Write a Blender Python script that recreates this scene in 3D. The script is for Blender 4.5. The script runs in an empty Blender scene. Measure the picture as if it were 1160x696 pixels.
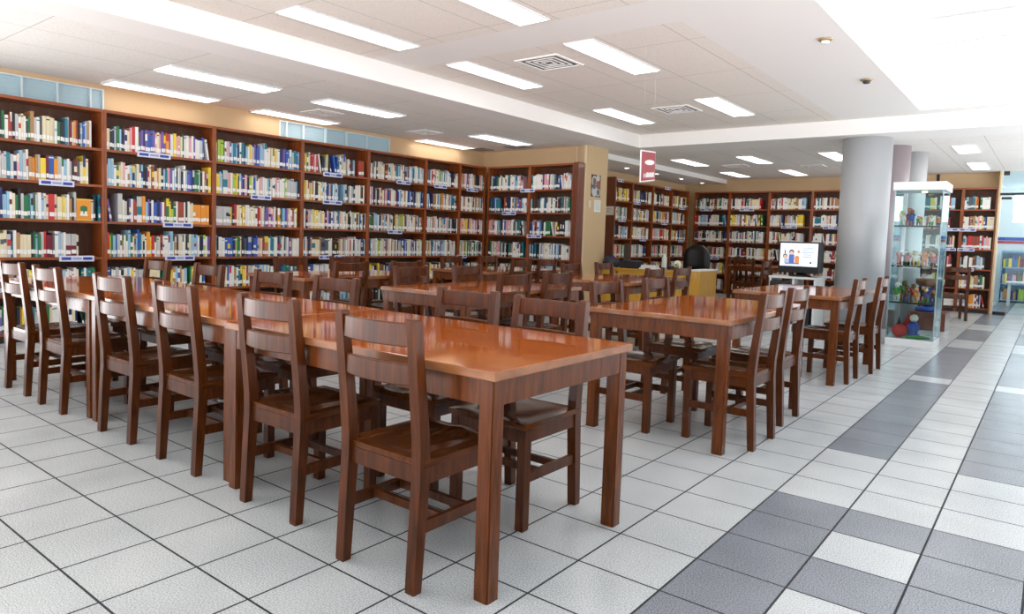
import bpy, bmesh, math, random
from mathutils import Vector, Matrix
random.seed(7)
SC = bpy.context.scene
COL = SC.collection
PI = math.pi

# ---------------------------------------------------------------- helpers
def lin(c):
    return tuple(((v/255)/12.92 if v/255 <= .04045 else ((v/255+.055)/1.055)**2.4) for v in c)

def mat(name, rgb, rough=.5, metal=0., coat=0., emit=None, es=0., spec=.5):
    m = bpy.data.materials.new(name); m.use_nodes = True
    b = m.node_tree.nodes['Principled BSDF']
    b.inputs['Base Color'].default_value = (*lin(rgb), 1)
    b.inputs['Roughness'].default_value = rough
    b.inputs['Metallic'].default_value = metal
    b.inputs['Coat Weight'].default_value = coat
    b.inputs['Specular IOR Level'].default_value = spec
    if emit:
        b.inputs['Emission Color'].default_value = (*lin(emit), 1)
        b.inputs['Emission Strength'].default_value = es
    return m

def nodes(m):
    nt = m.node_tree
    return nt, nt.nodes, nt.links, nt.nodes['Principled BSDF']

def mnode(nt, op, a, b=None, c=None):
    n = nt.nodes.new('ShaderNodeMath'); n.operation = op
    for i, v in enumerate((a, b, c)):
        if v is None: continue
        if isinstance(v, (int, float)): n.inputs[i].default_value = v
        else: nt.links.new(v, n.inputs[i])
    return n.outputs[0]

def wood(name, dark, light, scale=(30, 30, 3), rough=.3, coat=.3, spec=.5):
    m = mat(name, light, rough, coat=coat, spec=spec)
    nt, N, L, b = nodes(m)
    tc = N.new('ShaderNodeTexCoord'); mp = N.new('ShaderNodeMapping')
    mp.inputs['Scale'].default_value = scale
    L.new(tc.outputs['Object'], mp.inputs['Vector'])
    no = N.new('ShaderNodeTexNoise'); no.inputs['Scale'].default_value = 1.
    no.inputs['Detail'].default_value = 5; no.inputs['Distortion'].default_value = .6
    L.new(mp.outputs[0], no.inputs['Vector'])
    rp = N.new('ShaderNodeValToRGB')
    rp.color_ramp.elements[0].position = .3; rp.color_ramp.elements[0].color = (*lin(dark), 1)
    rp.color_ramp.elements[1].position = .72; rp.color_ramp.elements[1].color = (*lin(light), 1)
    L.new(no.outputs['Fac'], rp.inputs[0]); L.new(rp.outputs[0], b.inputs['Base Color'])
    b.inputs['Coat Roughness'].default_value = .05
    return m

def glass(name, tint=(235, 245, 246), refl=.5):
    m = bpy.data.materials.new(name); m.use_nodes = True
    nt = m.node_tree; N = nt.nodes; L = nt.links
    N.remove(N['Principled BSDF'])
    tr = N.new('ShaderNodeBsdfTransparent'); tr.inputs[0].default_value = (*lin(tint), 1)
    gl = N.new('ShaderNodeBsdfGlossy'); gl.inputs['Roughness'].default_value = .02
    gl.inputs['Color'].default_value = (.9, .95, .95, 1)
    lw = N.new('ShaderNodeFresnel'); lw.inputs[0].default_value = 1.45
    mx = N.new('ShaderNodeMixShader')
    L.new(mnode(nt, 'MULTIPLY', lw.outputs[0], refl), mx.inputs[0])
    L.new(tr.outputs[0], mx.inputs[1]); L.new(gl.outputs[0], mx.inputs[2])
    L.new(mx.outputs[0], N['Material Output'].inputs[0])
    return m

class MB:
    """collects faces with material slots and links them as ONE mesh object"""
    def __init__(s): s.v = []; s.f = []; s.mi = []; s.sm = []
    def add(s, vs, fs, mi=0, smooth=False):
        o = len(s.v); s.v += [tuple(v) for v in vs]
        for f in fs: s.f.append([o+i for i in f]); s.mi.append(mi); s.sm.append(smooth)
        return s
    def box(s, x0, x1, y0, y1, z0, z1, mi=0, M=None):
        vs = [Vector(p) for p in ((x0,y0,z0),(x1,y0,z0),(x1,y1,z0),(x0,y1,z0),(x0,y0,z1),(x1,y0,z1),(x1,y1,z1),(x0,y1,z1))]
        if M is not None: vs = [M @ v for v in vs]
        return s.add(vs, [(0,3,2,1),(4,5,6,7),(0,1,5,4),(1,2,6,5),(2,3,7,6),(3,0,4,7)], mi)
    def bbox(s, x0, x1, y0, y1, z0, z1, r=.004, mi=0):
        """box with chamfered edges"""
        bm = bmesh.new(); bmesh.ops.create_cube(bm, size=1)
        for v in bm.verts: v.co = Vector(((x0+x1)/2+v.co.x*(x1-x0), (y0+y1)/2+v.co.y*(y1-y0), (z0+z1)/2+v.co.z*(z1-z0)))
        bmesh.ops.bevel(bm, geom=bm.edges[:], offset=r, segments=2, profile=.6, affect='EDGES')
        return s.bm(bm, mi)
    def bm(s, bm, mi=0, smooth=False, M=None):
        bm.verts.index_update()
        s.add([(M @ v.co if M is not None else v.co) for v in bm.verts], [[v.index for v in f.verts] for f in bm.faces], mi, smooth)
        bm.free(); return s
    def loft(s, secs, mi=0, cap=True, smooth=False):
        """list of rings with equal point counts"""
        n = len(secs[0]); vs = [p for r in secs for p in r]; fs = []
        for k in range(len(secs)-1):
            for i in range(n):
                j = (i+1) % n; fs.append((k*n+i, k*n+j, (k+1)*n+j, (k+1)*n+i))
        if cap: fs += [tuple(reversed(range(n))), tuple(range((len(secs)-1)*n, len(secs)*n))]
        return s.add(vs, fs, mi, smooth)
    def post(s, secs, mi=0):
        """square section post: (z, xc, yc, wx, wy)"""
        return s.loft([[(x-a/2,y-b/2,z),(x+a/2,y-b/2,z),(x+a/2,y+b/2,z),(x-a/2,y+b/2,z)] for z,x,y,a,b in secs], mi)
    def lathe(s, prof, c=(0,0), n=24, mi=0, smooth=True):
        return s.loft([[(c[0]+r*math.cos(2*PI*i/n), c[1]+r*math.sin(2*PI*i/n), z) for i in range(n)] for r, z in prof], mi, True, smooth)
    def ball(s, c, r, mi=0, sc=(1,1,1), n=10):
        bm = bmesh.new(); bmesh.ops.create_uvsphere(bm, u_segments=n, v_segments=max(6, n//2+1), radius=r)
        for v in bm.verts: v.co = Vector((c[0]+v.co.x*sc[0], c[1]+v.co.y*sc[1], c[2]+v.co.z*sc[2]))
        return s.bm(bm, mi, True)
    def tube(s, pts, r, mi=0, n=8):
        rings = []
        pts = [Vector(p) for p in pts]
        for k, p in enumerate(pts):
            d = (pts[min(k+1, len(pts)-1)]-pts[max(k-1, 0)]).normalized()
            a = d.orthogonal().normalized() if k == 0 else (ref - d*ref.dot(d)).normalized()
            ref = a; b = d.cross(a)
            rr = r[k] if isinstance(r, (list, tuple)) else r
            rings.append([tuple(p+a*math.cos(2*PI*i/n)*rr+b*math.sin(2*PI*i/n)*rr) for i in range(n)])
        return s.loft(rings, mi, True, True)
    def mesh(s, name, mats):
        me = bpy.data.meshes.new(name); me.from_pydata(s.v, [], s.f)
        for m in (mats if isinstance(mats, (list, tuple)) else [mats]): me.materials.append(m)
        me.polygons.foreach_set('material_index', s.mi); me.polygons.foreach_set('use_smooth', s.sm)
        me.update(); return me
    def build(s, name, mats, parent=None, loc=(0,0,0), rz=0):
        o = bpy.data.objects.new(name, s.mesh(name, mats)); COL.objects.link(o)
        o.location = loc; o.rotation_euler = (0, 0, rz)
        if parent: o.parent = parent
        return o

def tag(o, label, cat, group=None, kind=None):
    o['label'] = label; o['category'] = cat
    if group: o['group'] = group
    if kind: o['kind'] = kind
    return o
def empty(name, loc, rz=0):
    o = bpy.data.objects.new(name, None); COL.objects.link(o)
    o.location = loc; o.rotation_euler = (0, 0, rz); o.empty_display_size = .1
    return o
def struct(o, label=None):
    o['kind'] = 'structure'
    if label: o['label'] = label
    return o
def copy_tree(o, parent=None):
    c = o.copy(); COL.objects.link(c)
    if parent is not None: c.parent = parent
    for ch in list(o.children): copy_tree(ch, c)
    return c
ORD = ['first','second','third','fourth','fifth','sixth','seventh','eighth','ninth','tenth','eleventh','twelfth','thirteenth','fourteenth','fifteenth','sixteenth','seventeenth','eighteenth','nineteenth','twentieth']
def ordinal(n):
    if n <= 20: return ORD[n-1]
    t = {2:'twenty',3:'thirty',4:'forty',5:'fifty',6:'sixty'}[n//10]
    return (t[:-1]+'ieth') if n % 10 == 0 else t+'-'+ORD[n % 10-1]

# ---------------------------------------------------------------- camera
S = .33
F, CX, CY = 790.245, 550.301, 320.750
YAW, PITCH, ROLL = -.6830, .0677, .0309
CAM = Vector((4.0230*S, -7.7913*S, 3.7016*S))
fwd = Vector((math.sin(YAW)*math.cos(PITCH), math.cos(YAW)*math.cos(PITCH), -math.sin(PITCH)))
rt = Vector((math.cos(YAW), -math.sin(YAW), 0)); up = rt.cross(fwd)
r2 = math.cos(ROLL)*rt+math.sin(ROLL)*up; u2 = -math.sin(ROLL)*rt+math.cos(ROLL)*up
cd = bpy.data.cameras.new('camera'); cam = bpy.data.objects.new('camera', cd); COL.objects.link(cam)
cam.matrix_world = Matrix(((r2.x,u2.x,-fwd.x,CAM.x),(r2.y,u2.y,-fwd.y,CAM.y),(r2.z,u2.z,-fwd.z,CAM.z),(0,0,0,1)))
cd.sensor_fit = 'HORIZONTAL'; cd.sensor_width = 36; cd.lens = F/1160*36
cd.shift_x = (580-CX)/1160; cd.shift_y = (CY-348)/1160
cd.clip_start = .05; cd.clip_end = 200
SC.camera = cam
def pj(p):
    q = Vector(p)-CAM; d = q.dot(fwd)
    return (CX+F*q.dot(r2)/d, CY-F*q.dot(u2)/d, d)

# ---------------------------------------------------------------- materials
M_chair = wood('chair_wood', (60, 28, 9), (100, 50, 17), (40, 40, 4), .3, .0, .28)
M_seat = wood('seat_wood', (66, 33, 12), (106, 56, 22), (40, 6, 40), .14, .0, .25)
M_ttop = wood('table_top_wood', (148, 70, 18), (174, 90, 30), (5, 30, 30), .065, .1, .45)
M_ttopy = wood('table_top_wood_cross', (148, 70, 18), (174, 90, 30), (30, 5, 30), .065, .1, .45)
M_tleg = wood('table_leg_wood', (76, 37, 13), (116, 60, 23), (50, 50, 5), .26, .05, .3)
M_edge = wood('table_edge_wood', (126, 74, 38), (160, 100, 56), (10, 10, 30), .35, .2)
M_case = wood('bookcase_wood', (118, 56, 22), (164, 86, 38), (30, 30, 4), .35, .15)
M_board = wood('bookcase_shelf_wood', (128, 62, 26), (166, 88, 40), (4, 40, 40), .35, .15)
M_cback = wood('bookcase_back_wood', (78, 44, 25), (104, 62, 36), (20, 20, 3), .55, 0)
M_panel = wood('end_panel_wood', (92, 44, 25), (124, 62, 36), (25, 25, 3), .3, .3)
M_kick = mat('plinth_dark', (38, 30, 28), .5)
M_yel = wood('desk_yellow_wood', (192, 140, 44), (210, 162, 62), (25, 25, 4), .4, .1)
M_wall = mat('beige_wall_paint', (208, 180, 140), .75)
M_white = mat('white_paint', (242, 241, 239), .6)
M_smooth = mat('ceiling_gypsum', (243, 240, 237), .8)
M_metalw = mat('white_metal', (225, 226, 226), .4)
M_col = mat('silver_column_paint', (192, 194, 197), .46, metal=.2)
M_col2 = mat('rosy_grey_column_paint', (176, 164, 168), .4, metal=.2)
M_black = mat('black_plastic', (26, 26, 29), .4)
M_dark = mat('dark_grey_plastic', (58, 60, 66), .5)
M_paper = mat('paper_white', (232, 232, 228), .7)
M_signw = mat('sign_holder_white', (216, 220, 236), .4)
M_signb = mat('sign_blue', (44, 62, 160), .4)
M_red = mat('sign_red', (158, 34, 52), .45)
M_alu = mat('window_frame_paint', (214, 228, 232), .5)
M_lamp = mat('lamp_tube_glow', (255, 255, 255), .5, emit=(255, 253, 248), es=5)
M_spot = mat('spot_glow', (255, 255, 255), .5, emit=(255, 250, 240), es=10)
M_sky = mat('skylight_glazing', (255, 255, 255), .5, emit=(244, 249, 255), es=1.25)
M_glass = glass('case_glass', (243, 250, 250), .8)
M_door = glass('door_glass', (234, 242, 244), .5)

def mk_tile(name, c1, c2):
    m = mat(name, c1, .28)
    nt, N, L, b = nodes(m)
    g = N.new('ShaderNodeNewGeometry'); sp = N.new('ShaderNodeSeparateXYZ'); L.new(g.outputs['Position'], sp.inputs[0])
    def edge(o):
        fr = mnode(nt, 'FRACT', mnode(nt, 'MULTIPLY_ADD', o, 1/S, 200.))
        return mnode(nt, 'MINIMUM', fr, mnode(nt, 'SUBTRACT', 1., fr))
    d = mnode(nt, 'MINIMUM', edge(sp.outputs[0]), edge(sp.outputs[1]))
    mask = mnode(nt, 'LESS_THAN', d, .0125)
    no = N.new('ShaderNodeTexNoise'); no.inputs['Scale'].default_value = 190; no.inputs['Detail'].default_value = 2
    L.new(g.outputs['Position'], no.inputs['Vector'])
    no2 = N.new('ShaderNodeTexNoise'); no2.inputs['Scale'].default_value = 2.2
    L.new(g.outputs['Position'], no2.inputs['Vector'])
    f = mnode(nt, 'ADD', mnode(nt, 'MULTIPLY', no.outputs['Fac'], .8), mnode(nt, 'MULTIPLY', no2.outputs['Fac'], .2))
    rp = N.new('ShaderNodeValToRGB'); rp.color_ramp.elements[0].position = .36; rp.color_ramp.elements[1].position = .62
    rp.color_ramp.elements[0].color = (*lin(c2), 1); rp.color_ramp.elements[1].color = (*lin(c1), 1)
    L.new(f, rp.inputs[0])
    mx = N.new('ShaderNodeMix'); mx.data_type = 'RGBA'
    L.new(mask, mx.inputs[0]); L.new(rp.outputs[0], mx.inputs[6]); mx.inputs[7].default_value = (*lin((26, 29, 33)), 1)
    L.new(mx.outputs[2], b.inputs['Base Color'])
    L.new(mnode(nt, 'MULTIPLY_ADD', mask, .5, .27), b.inputs['Roughness'])
    bp = N.new('ShaderNodeBump'); bp.inputs['Strength'].default_value = .35; bp.inputs['Distance'].default_value = .002
    L.new(mnode(nt, 'SUBTRACT', 1., mask), bp.inputs['Height']); L.new(bp.outputs[0], b.inputs['Normal'])
    return m
M_tw = mk_tile('floor_tile_white', (206, 210, 210), (152, 157, 160))
M_tg = mk_tile('floor_tile_grey', (142, 147, 155), (90, 96, 104))

def mk_ceil(name, c, sx, sy, ox, oy):
    m = mat(name, c, .9)
    nt, N, L, b = nodes(m)
    g = N.new('ShaderNodeNewGeometry'); sp = N.new('ShaderNodeSeparateXYZ'); L.new(g.outputs['Position'], sp.inputs[0])
    def edge(o, s, off):
        fr = mnode(nt, 'FRACT', mnode(nt, 'MULTIPLY_ADD', o, 1/s, 50.-off/s))
        return mnode(nt, 'MULTIPLY', mnode(nt, 'MINIMUM', fr, mnode(nt, 'SUBTRACT', 1., fr)), s)
    d = mnode(nt, 'MINIMUM', edge(sp.outputs[0], sx, ox), edge(sp.outputs[1], sy, oy))
    mask = mnode(nt, 'LESS_THAN', d, .004)
    vo = N.new('ShaderNodeTexNoise'); vo.inputs['Scale'].default_value = 90; vo.inputs['Detail'].default_value = 3
    L.new(g.outputs['Position'], vo.inputs['Vector'])
    rp = N.new('ShaderNodeValToRGB'); rp.color_ramp.elements[0].position = .36; rp.color_ramp.elements[1].position = .46
    rp.color_ramp.elements[0].color = (*lin(tuple(v*.93 for v in c)), 1); rp.color_ramp.elements[1].color = (*lin(c), 1)
    L.new(vo.outputs['Fac'], rp.inputs[0])
    mx = N.new('ShaderNodeMix'); mx.data_type = 'RGBA'
    L.new(mnode(nt, 'MULTIPLY', mask, .55), mx.inputs[0]); L.new(rp.outputs[0], mx.inputs[6]); mx.inputs[7].default_value = (*lin((140, 134, 126)), 1)
    L.new(mx.outputs[2], b.inputs['Base Color'])
    return m
M_ct = mk_ceil('ceiling_tile_main', (243, 236, 228), .62, 1.25, -3.74, .78)
M_cl = mk_ceil('ceiling_tile_low', (242, 238, 233), .62, 1.25, -5.72, .74)

# ---------------------------------------------------------------- room shell
WL = -7.02       # left wall plane
ZH, ZL = 2.97, 2.76
XB, YB = -4.15, 8.1
fl = MB()
def grey(a, b):
    if a == 1: return b < 3 or 6 <= b < 15 or 16 <= b < 24 or 27 <= b < 32 or b >= 35
    if a == 2: return b in (0, 2) or (b < -1 and b % 2 == 0)
    if a in (3, 4): return b < 3 or 6 <= b < 15 or 16 <= b < 24 or 27 <= b < 32
    return False
for a in range(-22, 10):
    for b in range(-14, 58):
        if a > 8 and 25 < b < 43: continue
        fl.add([(a*S, b*S, 0), ((a+1)*S, b*S, 0), ((a+1)*S, (b+1)*S, 0), (a*S, (b+1)*S, 0)], [(0,1,2,3)], int(grey(a, b)))
struct(fl.build('floor', [M_tw, M_tg]), 'white speckled floor tiles with grey tile stripes')

ce = MB()
def rect(x0, x1, y0, y1, z, mi): ce.add([(x0,y0,z),(x0,y1,z),(x1,y1,z),(x1,y0,z)], [(0,1,2,3)], mi)
SX0, SX1, SY0, SY1 = -.12, 2.6, .2, 7.78
BX = -1.1
for y0, y1, mi in ((-4.62, 2.2, 0), (2.2, 2.76, 1), (2.76, YB, 0)): rect(XB, BX, y0, y1, ZH, mi)
rect(BX, SX0, -4.62, YB, ZH, 1); rect(SX0, 3.3, -4.62, SY0, ZH, 1); rect(SX0, 3.3, SY1, YB, ZH, 1); rect(SX1, 3.3, SY0, SY1, ZH, 1)
rect(WL, -4.58, -4.62, 7.5, ZL, 2); rect(-4.58, XB, -4.62, YB, ZL, 1); rect(WL, -4.58, 7.5, YB, ZL, 1)
rect(WL, 2.97, YB, 8.9, ZL, 1); rect(WL, 2.97, 8.9, 14.4, ZL, 2)
ce.add([(XB,-4.62,ZL),(XB,YB,ZL),(XB,YB,ZH),(XB,-4.62,ZH)], [(0,1,2,3)], 1)
ce.add([(XB,YB,ZL),(3.3,YB,ZL),(3.3,YB,ZH),(XB,YB,ZH)], [(0,1,2,3)], 1)
for (x0,y0),(x1,y1) in (((SX0,SY0),(SX0,SY1)),((SX0,SY1),(SX1,SY1)),((SX1,SY1),(SX1,SY0)),((SX1,SY0),(SX0,SY0))):
    ce.add([(x0,y0,ZH),(x1,y1,ZH),(x1,y1,ZH+.62),(x0,y0,ZH+.62)], [(0,1,2,3)], 3)
struct(ce.build('ceiling', [M_ct, M_smooth, M_cl, M_white]), 'white tiled ceiling with plain dropped beams')
sky = MB().box(SX0, SX1, SY0, SY1, ZH+.62, ZH+.66).build('window_skylight', M_sky); struct(sky, 'bright glazed skylight')
rf = MB()
for y in (1.2, 2.2, 3.2, 4.2, 5.2, 6.2): rf.box(SX0, SX1, y, y+.09, ZH+.42, ZH+.6)
struct(rf.build('trim_rafters', M_metalw, sky))

# far-left soffit with spotlights
so = MB().box(-6.4, -5.0, YB+.03, 14.4, 2.66, ZL-.001); struct(so.build('ceiling_soffit', M_smooth))

# left wall with the high window strips
w = MB()
WZ0, WZ1 = 2.44, 2.715
w.box(WL-.15, WL, -1.4, 7.6, 0, WZ0); w.box(WL-.15, WL, -1.4, 7.6, WZ1, ZL)
for y0, y1 in ((.82, 3.11), (5.14, 7.6)): w.box(WL-.15, WL, y0, y1, WZ0, WZ1)
struct(w.build('wall_left', M_wall), 'beige wall above the left bookcases')
M_pane = mat('window_pane_pale_blue', (166, 190, 198), .25, emit=(160, 200, 218), es=.1)
def strip(name, ys):
    m = MB(); e = .016
    for y in ys: m.box(WL-.03, WL+.012, y-e/2, y+e/2, WZ0, WZ1)
    m.box(WL-.03, WL+.008, ys[0], ys[-1], WZ1-.014, WZ1); m.box(WL-.03, WL+.008, ys[0], ys[-1], WZ0, WZ0+.012)
    o = struct(m.build(name, M_alu))
    g = MB().box(WL-.05, WL-.035, ys[0], ys[-1], WZ0, WZ1)
    for k in range(1, 6):
        z = WZ0+(WZ1-WZ0)*k/6
        g.box(WL-.034, WL-.031, ys[0], ys[-1], z-.0015, z+.0015)
    g.build('pane', M_pane, o)
strip('window_1', [-1.4,-1.05,-.69,-.33]+[.03, .36, .69, .82])
strip('window_2', [3.11, 3.22, 3.50, 3.89, 4.28, 4.67, 5.14])

# corner wall, pillar, far walls
struct(MB().box(WL, -4.77, 7.5, 7.62, 0, ZL).build('wall_corner', M_wall), 'beige wall above the corner bookcases')
struct(MB().box(-4.838, -4.75, 7.41, 8.13, 0, ZL).box(-5.6, -4.8385, 7.621, 8.13, 0, ZL).build('trim_pillar', M_wall), 'beige pillar beside the corner bookcases')
struct(MB().box(-4.775, -4.742, 7.395, 7.415, 0, ZL).box(-4.99, -4.975, 7.488, 7.5, 2.45, ZL).build('trim_corner_strip', mat('cream_trim', (226, 208, 176), .5)))
struct(MB().box(-6.2, -6.05, 7.62, 14.4, 0, ZL).build('wall_far_left', M_wall))
struct(MB().box(-6.2, .42, 14.4, 14.55, 0, ZL).box(.40, .425, 14.05, 14.4, 0, ZL).build('wall_back', M_wall), 'beige wall above the back bookcases')
struct(MB().box(-.66, -.61, 14.38, 14.398, 2.46, ZL-.002).build('trim_dark_post', M_kick))
bb = MB().box(-6.03, -5.98, 8.2, 10.1, 0, .08).build('baseboard_far_left', M_kick); struct(bb)

# ---------------------------------------------------------------- bookcases
ROWZ = [.10, .48, .86, 1.25, 1.64, 2.03]
def bookcase(w, loc, rz, label, group, signs=(), divider=None, end=None):
    """signs: (row index, centre fraction, width)"""
    t = empty('bookcase', loc, rz); tag(t, label, 'bookcase', group)
    D = .29
    for x0 in (0.001, w-.026): MB().box(x0, x0+.025, 0, D, 0, 2.45).build('side_panel', M_case, t)
    MB().box(.026, w-.026, D-.012, D, .07, 2.42).build('back_panel', M_cback, t)
    MB().box(.026, w-.026, 0, D-.012, 2.42, 2.45).build('top_panel', M_board, t)
    MB().box(.026, w-.026, .02, D-.012, .002, .074).build('plinth', M_kick, t)
    for z in ROWZ: MB().box(.026, w-.026, .004, D-.012, z-.026, z).build('shelf', M_board, t)
    if divider is not None:
        MB().box(divider-.011, divider+.011, .006, D-.012, .1, 2.42).build('divider', M_case, t)
    for r, fr, sw in signs:
        c = w*fr; z = (ROWZ[r] if r < 6 else 2.45)-.012
        s = MB().bbox(c-sw/2, c+sw/2, -.012, -.001, z-.032, z+.028, .004, 0)
        s.box(c-sw*.44, c-sw*.17, -.0135, -.012, z-.016, z+.012, 1); s.box(c+sw*.17, c+sw*.44, -.0135, -.012, z-.016, z+.012, 1)
        s.box(c-sw*.13, c+sw*.13, -.0135, -.012, z-.012, z+.008, 2)
        o = s.build('shelf_sign', [M_signw, M_signb, mat('sign_print', (150, 156, 205), .5)] if False else [M_signw, M_signb, M_signp], t)
        o['label'] = 'white and blue shelf sign'
    return t
M_signp = mat('sign_print', (150, 156, 205), .5)

SF = -6.70
LWALL = [(-.53,.70),(.70,1.975),(1.975,3.265),(3.265,4.45),(4.45,5.675),(5.675,6.52),(6.52,7.215)]
names_l = ['leftmost','second','third','fourth','fifth','sixth','seventh']
signs_l = [[(4,.62,.33),(2,.77,.34)],[(5,.42,.38),(3,.64,.36),(2,.66,.36)],[(4,.5,.3)],[(5,.43,.34),(4,.43,.34),(2,.32,.18),(2,.55,.18)],[(5,.58,.3),(3,.45,.3)],[(5,.4,.3)],[(5,.45,.3),(2,.12,.25)]]
CASES = []   # (u origin fn, module width, rz, key, label phrase)
for i, (y0, y1) in enumerate(LWALL):
    lab = 'dark wood bookcase full of books, %s along the left wall' % (names_l[i] if i else 'leftmost')
    bookcase(y1-y0, (SF, y0, 0), PI/2, lab, 'bookcases along the left wall', signs_l[i])
    CASES.append(dict(o=Vector((SF, y0, 0)), u=Vector((0,1,0)), n=Vector((1,0,0)), w=y1-y0, rz=PI/2, key='L%d' % i, ph='of %s left wall bookcase' % (names_l[i] if i else 'first')))
CW = [(-6.65,-5.735),(-5.735,-4.845)]
for i, (x0, x1) in enumerate(CW):
    bookcase(x1-x0, (x0, 7.205, 0), 0, 'dark wood bookcase facing the tables in the corner, %s of two' % ('left' if i == 0 else 'right'), 'corner bookcases', [[(5,.97,.3),(4,.55,.3)],[(3,.02,.32)]][i] if i == 0 else [(3,.16,.3)])
    CASES.append(dict(o=Vector((x0, 7.205, 0)), u=Vector((1,0,0)), n=Vector((0,-1,0)), w=x1-x0, rz=0, key='C%d' % i, ph='of %s corner bookcase' % ('left' if i == 0 else 'right')))
tag(MB().bbox(-4.842, -4.755, 7.19, 7.393, 0, 2.46, .004).build('bookcase_end_panel', M_panel), 'tall varnished wood end panel between the corner bookcase and the pillar', 'panel')
FL = [(10.17,10.93),(10.93,11.9),(11.9,12.9),(12.9,13.85)]
fsig = [[(6,.25,.24),(4,.4,.3)],[(5,.2,.3),(3,.55,.3)],[(6,.7,.3),(4,.6,.3)],[(5,.55,.3),(3,.6,.3)]]
for i, (y0, y1) in enumerate(FL):
    bookcase(y1-y0, (-5.7, y0, 0), PI/2, 'wood bookcase behind the yellow desk, %s from the end panel' % ORD[i], 'bookcases behind the desk', fsig[i])
    CASES.append(dict(o=Vector((-5.7, y0, 0)), u=Vector((0,1,0)), n=Vector((1,0,0)), w=y1-y0, rz=PI/2, key='F%d' % i, ph='of %s bookcase behind desk' % ORD[i]))
tag(MB().bbox(-6.04, -5.69, 10.13, 10.168, 0, 2.5, .004).build('bookcase_end_panel', M_panel), 'reddish wood end panel right of the beige pillar with a paper notice', 'panel')
BW = [(-5.66,-4.79),(-4.79,-3.865),(-3.865,-2.935),(-2.935,-2.01),(-2.01,-1.085),(-1.085,-.16),(-.16,.395)]
bsig = [[(5,.36,.3),(2,.5,.5)],[(5,.45,.34)],[(4,.5,.34)],[(4,.45,.34)],[(3,.5,.3)],[(4,.8,.3),(3,.78,.3)],[(4,.2,.28),(3,.2,.28),(2,.2,.3)]]
for i, (x0, x1) in enumerate(BW):
    bookcase(x1-x0, (x0, 14.08, 0), 0, 'wood bookcase along the back wall, %s from the left corner' % ORD[i], 'bookcases along the back wall', bsig[i])
    CASES.append(dict(o=Vector((x0, 14.08, 0)), u=Vector((1,0,0)), n=Vector((0,-1,0)), w=x1-x0, rz=0, key='B%d' % i, ph='of %s back wall bookcase' % ORD[i]))

# ---------------------------------------------------------------- books
BC = dict(w=('white',(232,231,226)), c=('cream',(226,214,182)), g=('light grey',(188,190,190)), k=('black',(38,37,40)), d=('dark grey',(86,90,94)),
 b=('blue',(52,92,178)), B=('navy blue',(34,44,98)), t=('teal',(32,122,140)), s=('pale blue',(150,190,216)), r=('red',(198,44,48)), m=('maroon',(112,28,48)),
 o=('orange',(232,150,44)), y=('yellow',(232,204,60)), G=('green',(40,116,72)), l=('lime green',(164,196,72)), p=('purple',(116,92,168)), i=('pink',(222,164,172)),
 n=('tan',(176,132,86)), R=('brick red',(160,70,48)), e=('brown',(104,68,46)))
BCODES = list(BC)
BM = [mat('book_'+BC[k][0].replace(' ', '_'), BC[k][1], .42) for k in BCODES]
M_page = mat('book_pages', (226, 218, 198), .8); M_lab = mat('book_call_label', (240, 240, 238), .6)
BMATS = BM+[M_page, M_lab]; PG = len(BM); LB = PG+1
MI = {k: i for i, k in enumerate(BCODES)}
ROWS = {
 'L0': ['w g c B k G g s w B k G w R R k g w c w d G n*^ g w d c*^ c*^ c c w G k B t g^ m c o R k s b s n w^ _3',
        'c w t n w i n o g k w g t B s^ g w^ o n y*3 b*3 o* g* w s w g k m d c y^ c _4',
        's b k c g w w g p B^ s* s w c G k^ g G* G s g w s w c r*3 c c c y c w n k g^ O*5 g k _ t^',
        'w c s R g k n b B w^ c* c g* t w n* c* c* c* k G s G g r m* m d w*^ s g w E*3 E*3 c _8'],
 'L1': ['c* k B g G s k B w c i r*^ w*^ d p B p b* b p i c i p p o* p w* y* i i c G w w i* w p w w* g* b w/',
        'w s*^ s^ w G c c i w n s B s c w s k B c c R c*^ o c k s t i* p w s k w g B w^ s p b* B G* G w k w n k y*^',
        'p/ _2 g*3^ c g k p w R R W*4^ o*^ s p B w b* B*2 p w R G*^ y l* G w R*2 R*2 w k w c c o* o* o* o* o* o*',
        'r* l G s* b g* w n w w s^ G c n s b^ t w k w o*3^ y r* w g c R w w*4 w s*3^ w n k c* c w w k* G c s*3 s* s w k* B l* w p* p'],
 'L2': ['c l* l* G w g i p s t* s B w t*2 B s w y c g p b p s* s w*^ w w c c w y c w B*3 p p b w s* s t*3 b s',
        'y*3 s w W*4 i i w l y k w p B i* k l*2 c b*2 w g w w s* t c w w i w w* w w l g*4 g*3 g* s k',
        'g* g* g* g* g* g* y k r*2 c c w y o w w c w c* w n r w c g p p* i* p i w k o* o t s* b p i w i R* w y _1',
        's k w*3 w*2 b* b* b* B l* G c k* d B b*3 B b* b g i R n*4 w t* t w w d g w d g w p n w*2 w*2 w'],
 'L3': ['n y c R i w r w/ s B/ b/ b t w g c*^ c _1 w g k d s* _2 R*3 R*3',
        'y y c w g w k c y w k b g R t w s _3 s g k _1 w w n k* w _1',
        'y w g i g w y y* w g k i b p g w t c c g c k w g w k c w c k w',
        'w c*4 c*4 d*4 d*4 w w c k n y n i R w w^ w g B B s'],
 'L4': ['R i k g w c c m m w c c t t t s w w s w w c w s w', 'w c k g n R k i B b w c c R B s c w c n b s n B c w s B b',
        'G*3 G k g s w B w n c w w g c w k n y c l k g s B w n R', 'B B s g c l G c c n w c n w g w k n w B b s w p w k w g c w l'],
 'L5': ['w r i w c l t w g w w k k g w c w', 'g w s/ B n w c o c n s t k g n k', 'r R w c n g p i p w k* k k k w', 'w k n c p t s g n w w/ w w'],
 'L6': ['w n w p i w k k n c w t', 'w c w k w R R n g k w w', 'c i o w c i m y k w g w', 'w w i R l G w k g k* w'],
}
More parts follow.
